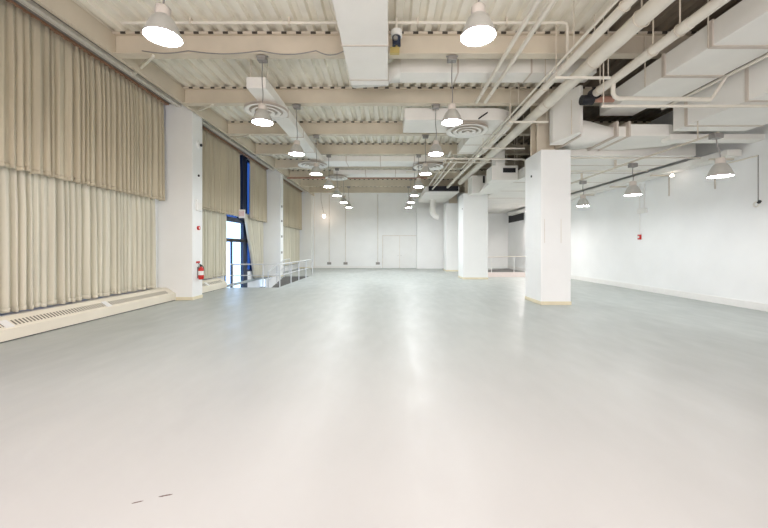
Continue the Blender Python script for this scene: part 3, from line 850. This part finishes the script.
ypipe('thin_pipe', 'thin white pipe left of a close pair, right of the centre lamp', 0.607, 4.06, 3, 9.75, 0.045, 'close pair of thin pipes', (5.6, 9.2))
ypipe('thin_pipe', 'thin white pipe right of a close pair, right of the centre lamp', 0.668, 4.06, 3, 9.75, 0.045, 'close pair of thin pipes', (5.6, 9.2))
ypipe('thin_pipe', 'left pipe of the thin pair continuing behind the curved duct', 0.655, 3.86, 14.0, 26.5, 0.045, 'thin pipes beyond the curved duct', (14.6, 17.5, 21.5))
ypipe('thin_pipe', 'right pipe of the thin pair continuing behind the curved duct', 0.72, 3.86, 14.95, 26.5, 0.045, 'thin pipes beyond the curved duct', (15.2, 17.5, 21.5))
ypipe('water_pipe', 'pale medium pipe leftmost of the three thick pipes at upper right', 0.978, 3.70, 3, 21.3, 0.075, 'thick pipes at upper right', (5.35, 8.05, 10.4, 14.8, 16.1, 19), joints=(7.15, 12.2))
ypipe('conduit', 'slim conduit running close along the leftmost thick pipe', 0.925, 3.79, 3, 16.8, 0.025, None, (6.6, 9.4), False)
ypipe('water_pipe', 'thickest beige pipe between the other two thick pipes at upper right', 1.105, 3.74, 3, 20, 0.135, 'thick pipes at upper right', (5.7, 7.0, 9.0, 12.6, 15.2), joints=(9.35,))
t5, X5, Z5 = ypipe('water_pipe', 'pale capped pipe rightmost of the three thick pipes at upper right', 1.342, 3.50, 3, 7.9, 0.085, 'thick pipes at upper right', (5.63, 6.2, 7.75), joints=(5.5, 6.3))
part('end_cap', MB().tube([(X5, 7.9, Z5), (X5, 8.02, Z5)], 0.13, 18), 'black', t5, 'black flanged pipe end')
part('valve', MB().tube([(X5 - 0.28, 8.0, Z5 - 0.12), (X5 - 0.02, 8.0, Z5 - 0.12)], 0.11, 16), 'black', t5, 'black valve body')
part('valve_pipe', MB().tube([(X5, 8.0, Z5 - 0.1), (X5 + 0.45, 8.0, Z5 - 0.1)], 0.07, 14), 'rust', t5, 'rusty stub of pipe')
part('drop', MB().tube([(X5 + 0.02, 7.33, Z5 - 0.02), (X5 + 0.02, 7.33, EYE + 3.24), (X5 + 0.05, 7.33, EYE + 3.17), (X5 + 0.12, 7.33, EYE + 3.13), (6.75, 7.33, EYE + 3.11)], 0.045, 12), 'pipe', t5)
t6, X6, Z6 = ypipe('gap_pipe', 'thin white pipe in the dark gap between the two trunk ducts', 1.968, 3.50, 3, 8.8, 0.035, None, (5.0, 8.5), False)
part('drop', MB().tube([(X6, 7.12, Z6), (X6 - 0.09, 7.33, EYE + 3.16), (X6 - 0.14, 7.33, EYE + 3.11)], 0.032, 10), 'pipe', t6)

# trapeze struts
def trapeze(label, x0, x1, y, H, ztops=(DECK, DECK)):
    t = thing('strut_bar', label, 'strut', ((x0 + x1) / 2, y, EYE + H), 'struts carrying pipes and ducts')
    part('bar', MB().bar((x0, y, EYE + H), (x1, y, EYE + H), 0.045, 0.045), 'pipe', t)
    for x_, zt in zip((x0 + 0.04, x1 - 0.04), ztops):
        part('hanger_rod', MB().tube([(x_, y, EYE + H), (x_, y, zt)], 0.011, 8), 'rod', t)
    return t


trapeze('pale strut bar under the thick pipes nearest the camera', 3.42, 4.57, 7.2, 3.50)
trapeze('pale strut bar under the thick pipes, just left of the nearest column top', 3.36, 4.45, 9.72, 3.50)
trapeze('pale strut bar third back under the thick pipes', 3.3, 4.8, 12.3, 3.50, (H5 + 0.001, DECK))
trapeze('pale strut bar farthest back under the thick pipes', 2.3, 5.0, 14.6, 3.57)
trapeze('long thin strut bar under the right trunk ducts', 4.3, 9.3, 7.05, 2.855)
cd = thing('ceiling_conduit', 'thin white conduit across the ceiling before the first beam, bending down at its right end', 'conduit', (-0.8, 7.2, EYE + 4.56))
part('run', MB().tube([(-5.4, 7.1, EYE + 4.57), (3.55, 7.1, EYE + 4.57), (3.62, 7.1, EYE + 4.55), (3.64, 7.1, EYE + 4.48), (3.64, 7.1, EYE + 3.80)], 0.03, 10), 'pipe', cd)
for x_ in (-4.0, -2.0, 0.6, 2.4):
    part('strap', MB().box(x_ - 0.02, x_ + 0.02, 7.06, 7.14, EYE + 4.52, DECK + 0.001), 'rod', cd)
solo('low_conduit', MB().tube([(5.35, 10.33, EYE + 2.66), (9.5, 10.33, EYE + 2.66), (XR, 10.33, EYE + 2.66)], 0.022, 10), 'pipe', 'thin conduit across the right bay just before the wide flat duct', 'conduit')
solo('low_conduit', MB().tube([(5.3, 12.2, EYE + 2.68), (9.05, 12.2, EYE + 2.68), (9.05, 12.2, EYE + 2.745)], 0.02, 10), 'pipe', 'thin conduit crossing under the wide flat duct', 'conduit')
lc = thing('lamp_conduit', 'conduit feeding the right bay lamps along their row', 'conduit', (7.08, 11, EYE + 2.5))
part('run', MB().tube([(7.08, 10.1, EYE + 2.5), (7.08, 16.5, EYE + 2.5)], 0.028, 10), 'rod', lc)
for yy in (10.9, 12.8, 14.8, 16.4): part('strap', MB().box(7.05, 7.11, yy - 0.02, yy + 0.02, EYE + 2.5, HE + 0.002), 'rod', lc)
part('lead', MB().tube([(7.08, 7.5, EYE + 2.475), (7.08, 10.1, EYE + 2.5)], 0.022, 10), 'rod', lc)
part('lead_hanger', MB().tube([(7.08, 8.0, EYE + 2.48), (7.08, 8.0, HB1 + 0.002)], 0.012, 8), 'rod', lc)
rp = thing('red_pipe', 'rust red pipe crossing the ceiling near the far wall', 'pipe', (-1.6, 20.5, EYE + 4.08))
part('run', MB().tube([(-5.9, 20.5, EYE + 4.1), (2.3, 20.5, EYE + 4.1)], 0.05, 12), 'rust', rp)
for x_ in (-4.8, -1.5, 1.2): part('hanger_rod', MB().tube([(x_, 20.5, EYE + 4.1), (x_, 20.5, DECK)], 0.012, 8), 'rod', rp)
sp = thing('sprinkler_pipe', 'thin pipe dropping at the right beside the nearest column top', 'pipe', (4.4, 13.3, EYE + 2.7))
part('run', MB().tube([(1.7, 13.3, EYE + 3.40), (5.1, 13.3, EYE + 3.38), (5.2, 13.3, EYE + 3.34), (5.22, 13.3, EYE + 3.25), (5.22, 13.3, EYE + 2.7)], 0.03, 10), 'pipe', sp)
for x_ in (2.0, 4.9): part('hanger_rod', MB().tube([(x_, 13.3, EYE + 3.38), (x_, 13.3, DECK)], 0.011, 8), 'rod', sp)
solo('branch_pipe', MB().tube([(0.9, 17.3, EYE + 3.76), (3.4, 17.3, EYE + 3.76), (3.4, 17.3, DECK)], 0.03, 10), 'pipe', 'thin cross pipe behind the curved duct at the back of the middle row', 'pipe')
slp = thing('slanted_pipe', 'thin pale pipe slanting back to the right of the far middle lamps', 'pipe', (3.2, 18, EYE + 3.7))
part('run', MB().tube([(gx(457, 14.6), 14.75, gz(161, 14.6)), (gx(457, 14.6) + 0.6 * (gx(423, 25.5) - gx(457, 14.6)), 21.1, EYE + 3.55)], 0.04, 10), 'pipe', slp)
part('hanger_rod', MB().tube([(gx(457, 14.6), 14.8, gz(161, 14.6)), (gx(457, 14.6), 14.8, DECK)], 0.012, 8), 'rod', slp)

# black cable slung under the first beam
pts = []
xs = [-5.3, -4.3, -2.75, -1.55, -0.93]
for i in range(len(xs) - 1):
    for k in range(8):
        u = k / 8; pts.append((xs[i] + (xs[i + 1] - xs[i]) * u, 7.54, BB + 0.05 - 0.11 * math.sin(PI * u) * (0.5 + 0.12 * i)))
pts.append((xs[-1], 7.54, BB + 0.05))
solo('power_cable', MB().tube(pts, 0.012, 8), 'grey', 'dark cable looped along the underside of the first beam', 'cable')

# camera unit beside the central duct
yc = 7.1
cu = thing('ceiling_camera', 'white device with dark band hanging beside the central duct', 'security camera', (gx(396.5, yc), yc, gz(50, yc)))
xc0 = gx(396.5, yc)
part('body', MB().tube([(xc0, yc, gz(37, yc)), (xc0, yc, gz(31, yc))], 0.115, 20), 'white', cu)
part('band', MB().tube([(xc0, yc, gz(46, yc)), (xc0, yc, gz(37, yc))], 0.085, 20), 'navy', cu, 'dark blue band with lens')
part('lens', MB().tube([(xc0 - 0.02, yc - 0.08, gz(41, yc)), (xc0 - 0.02, yc - 0.12, gz(41, yc))], 0.045, 16), 'grey', cu)
part('bracket', MB().box(xc0 - 0.13, xc0 + 0.06, yc - 0.04, yc + 0.04, gz(54, yc), gz(48, yc)).box(xc0 - 0.02, xc0 + 0.02, yc - 0.02, yc + 0.02, gz(48, yc), gz(46, yc)), 'yellow', cu, 'yellowed bracket')
part('pole', MB().tube([(xc0, yc, gz(31, yc)), (xc0, yc, DECK + 0.001)], 0.028, 10), 'pipe', cu)

# ------------------------------------------------------------------ right wall fittings
yw = 350 * (XR - 0.02) / (641 - 388)
wc = thing('wall_conduit', 'thin conduit pair with junction box down the right wall', 'conduit', (XR, yw, gz(236, yw)))
part('pipe', MB().tube([(XR - 0.03, yw + 0.06, EYE + 2.42), (XR - 0.03, yw + 0.06, gz(212, yw))], 0.018, 8), 'white', wc)
part('pipe', MB().tube([(XR - 0.03, yw - 0.18, EYE + 2.42), (XR - 0.03, yw - 0.18, gz(212, yw))], 0.018, 8), 'white', wc)
part('pipe', MB().tube([(XR - 0.03, yw + 0.06, gz(212, yw)), (XR - 0.03, yw + 0.06, gz(233, yw))], 0.016, 8), 'white', wc)
part('junction_box', MB().box(XR - 0.08, XR, yw - 0.3, yw + 0.14, gz(213.5, yw), gz(208.5, yw)), 'white', wc, bev=0.01)
ra = thing('fire_alarm', 'small red fire alarm on the right wall', 'fire alarm', (XR, yw + 0.05, gz(239, yw)))
part('body', MB().box(XR - 0.06, XR + 0.01, yw - 0.0, yw + 0.14, gz(239.5, yw), gz(234.5, yw)), 'red', ra, bev=0.01)
part('strobe', MB().box(XR - 0.08, XR - 0.06, yw + 0.04, yw + 0.1, gz(238, yw), gz(236, yw)), 'white', ra)
yk = 350 * (XR - 0.1) / (757 - 388)
ck = thing('hanging_plug', 'grey plug coil hanging on a cord by the right wall', 'plug', (XR - 0.12, yk, gz(208, yk)))
part('cord', MB().tube([(XR - 0.12, yk - 0.05, EYE + 2.4), (XR - 0.12, yk - 0.05, gz(203, yk))], 0.012, 8), 'grey', ck)
part('coil', MB().ring((XR - 0.12, yk, gz(204.5, yk)), 0.06, 0.02, 'X'), 'chan', ck)
part('plug', MB().bar((XR - 0.12, yk - 0.05, gz(203.5, yk)), (XR - 0.12, yk - 0.1, gz(201, yk)), 0.05, 0.05), 'black', ck)
solo('wall_conduit', MB().tube([(XR - 0.12, yk - 0.05, EYE + 2.38), (XR - 0.12, 10.3, EYE + 2.38)], 0.02, 8), 'pipe', 'short conduit carrying the hanging plug cord high on the right wall', 'conduit')
for px, y_, zt_, zb_, lab in ((669, 11.3, 2.4, 196, 'thin vertical rod high on the right wall left of the nearest right lamp'), (715, 10.0, 2.38, 189, 'thin vertical rod on the right wall partly behind the nearest right lamp')):
    yy = 350 * (XR - 0.04) / (px - 388)
    solo('wall_rod', MB().tube([(XR - 0.04, yy, EYE + zt_), (XR - 0.04, yy, gz(zb_, yy))], 0.016, 8), 'seam', lab, 'rod')
ys_ = 350 * 9.3 / (672 - 388)
sb = thing('indicator_bulb', 'tiny glowing bulb under the wall duct at right', 'bulb', (9.3, ys_, gz(177, ys_)))
part('glass', MB().lathe([(0, 0.0), (0.05, 0.02), (0.06, 0.05), (0.03, 0.09), (0, 0.09)], (9.3, ys_, gz(177, ys_)), 14), 'sprbulb', sb)
part('holder', MB().tube([(9.3, ys_, gz(177, ys_) + 0.08), (9.3, ys_, EYE + 2.505)], 0.03, 10), 'pipe', sb)

# ------------------------------------------------------------------ far wall fittings
for px, lab in ((329.3, 'leftmost wall conduit with outlet on the far wall'), (345.6, 'middle wall conduit with outlet on the far wall'), (377.8, 'wall conduit with outlet just left of the far double doors')):
    xx = gx(px, YF)
    t = thing('outlet_conduit', lab, 'conduit', (xx, YF, gz(265, YF)), 'outlet conduits on the far wall')
    part('pipe', MB().tube([(xx, YF - 0.03, gz(263, YF)), (xx, YF - 0.03, BB + 0.1)], 0.03, 8), 'chan', t)
    part('outlet_box', MB().box(xx - 0.16, xx + 0.16, YF - 0.09, YF, gz(264.5, YF), gz(262.2, YF)), 'grey', t)
for px in (313.5,):
    solo('corner_pipe', MB().tube([(gx(px, 27.9) + 0.05, 28.1, 0.0), (gx(px, 27.9) + 0.05, 28.1, BB + 0.1)], 0.03, 8), 'duct', 'thin vertical pipe in the far left corner beside the wall column', 'pipe')

# scuffs on the floor
for (p0, q0), (p1, q1), lab in (((131.5, 503.5), (143.5, 500.8), 'left one of two short dark scuffs on the pale floor'), ((158.5, 496.8), (173, 494.2), 'right one of two short dark scuffs on the pale floor')):
    ya, yb = F * EYE / (q0 - CY), F * EYE / (q1 - CY)
    A = Vector((gx(p0, ya), ya, 0)); B = Vector((gx(p1, yb), yb, 0)); d = (B - A); nrm = Vector((-d.y, d.x, 0)).normalized()
    up, lo = [], []
    for k in range(9):
        u = k / 8; w = 0.008 * math.sin(PI * min(0.97, max(0.04, u))) * random.uniform(0.5, 1.2)
        c = A + d * u + nrm * random.uniform(-0.0012, 0.0012); up.append(c + nrm * w); lo.append(c - nrm * w)
    solo('scuff_mark', MB().prism([(q.x, q.y) for q in lo + up[::-1]], 0.0002, 0.0012), 'scuff', lab, 'scuff mark', 'scuffs on the floor')

# ------------------------------------------------------------------ light
def disk_light(name, loc, size, power, col):
    l = bpy.data.lights.new(name, 'AREA'); l.shape = 'DISK'; l.size = size; l.energy = power; l.color = col
    o = bpy.data.objects.new(name, l); o.location = loc; COL.objects.link(o)
    return o


# the lamp rows carry on unseen behind the camera
for y in (1.9, -0.8, -2.9):
    for x in (-2.8, 1.4):
        disk_light('pink_light_behind', (x, y, HA), 0.42, 34, (1.0, 0.74, 0.75))  # unseen lights, pink added to colour the near floor
for y in (4.85, 2.2, -0.5):
    disk_light('right_bay_lamp', (7.1, y, HR), 0.42, 6, (1.0, 0.95, 0.93))
disk_light('right_bay_lamp', (7.16, 17.9, HR), 0.42, 45, (1.0, 0.97, 0.95))
disk_light('recess_fill', (9.2, 23.1, HR + 0.4), 0.42, 75, (1.0, 0.90, 0.86))  # added fill behind the nearest column, brightens the far right recess

l = bpy.data.lights.new('back_wall_fill', 'AREA'); l.shape = 'RECTANGLE'; l.size = 7; l.size_y = 3.6; l.spread = math.radians(105); l.energy = 135; l.color = (1.0, 0.95, 0.93)  # unseen fill panel added at the back wall for soft frontal light
o = bpy.data.objects.new('back_wall_fill', l); o.location = (0.6, YB + 0.05, 2.2); o.rotation_euler = (PI / 2, 0, 0); COL.objects.link(o)
w = bpy.data.worlds.new('daylight'); SC.world = w; w.use_nodes = True
bg = w.node_tree.nodes['Background']
bg.inputs[0].default_value = (0.62, 0.78, 1.0, 1); bg.inputs[1].default_value = 2.2

# ------------------------------------------------------------------ camera
cam = bpy.data.cameras.new('camera'); co = bpy.data.objects.new('camera', cam); COL.objects.link(co)
co.location = (0, 0, EYE); co.rotation_euler = (PI / 2, 0, 0)
cam.sensor_width = 36; cam.lens = F / 768 * 36
cam.shift_x = (384 - CX) / 768; cam.shift_y = (CY - 264) / 768
cam.clip_start = 0.05; cam.clip_end = 200
SC.camera = co
vs_ = SC.view_settings
vs_.view_transform = 'Standard'; vs_.look = 'None'; vs_.gamma = 1.0; vs_.use_curve_mapping = False
vs_.exposure = 1.0
SC.cycles.max_bounces = 14; SC.cycles.diffuse_bounces = 8; SC.cycles.transparent_max_bounces = 12
SC.cycles.sample_clamp_indirect = 8.0
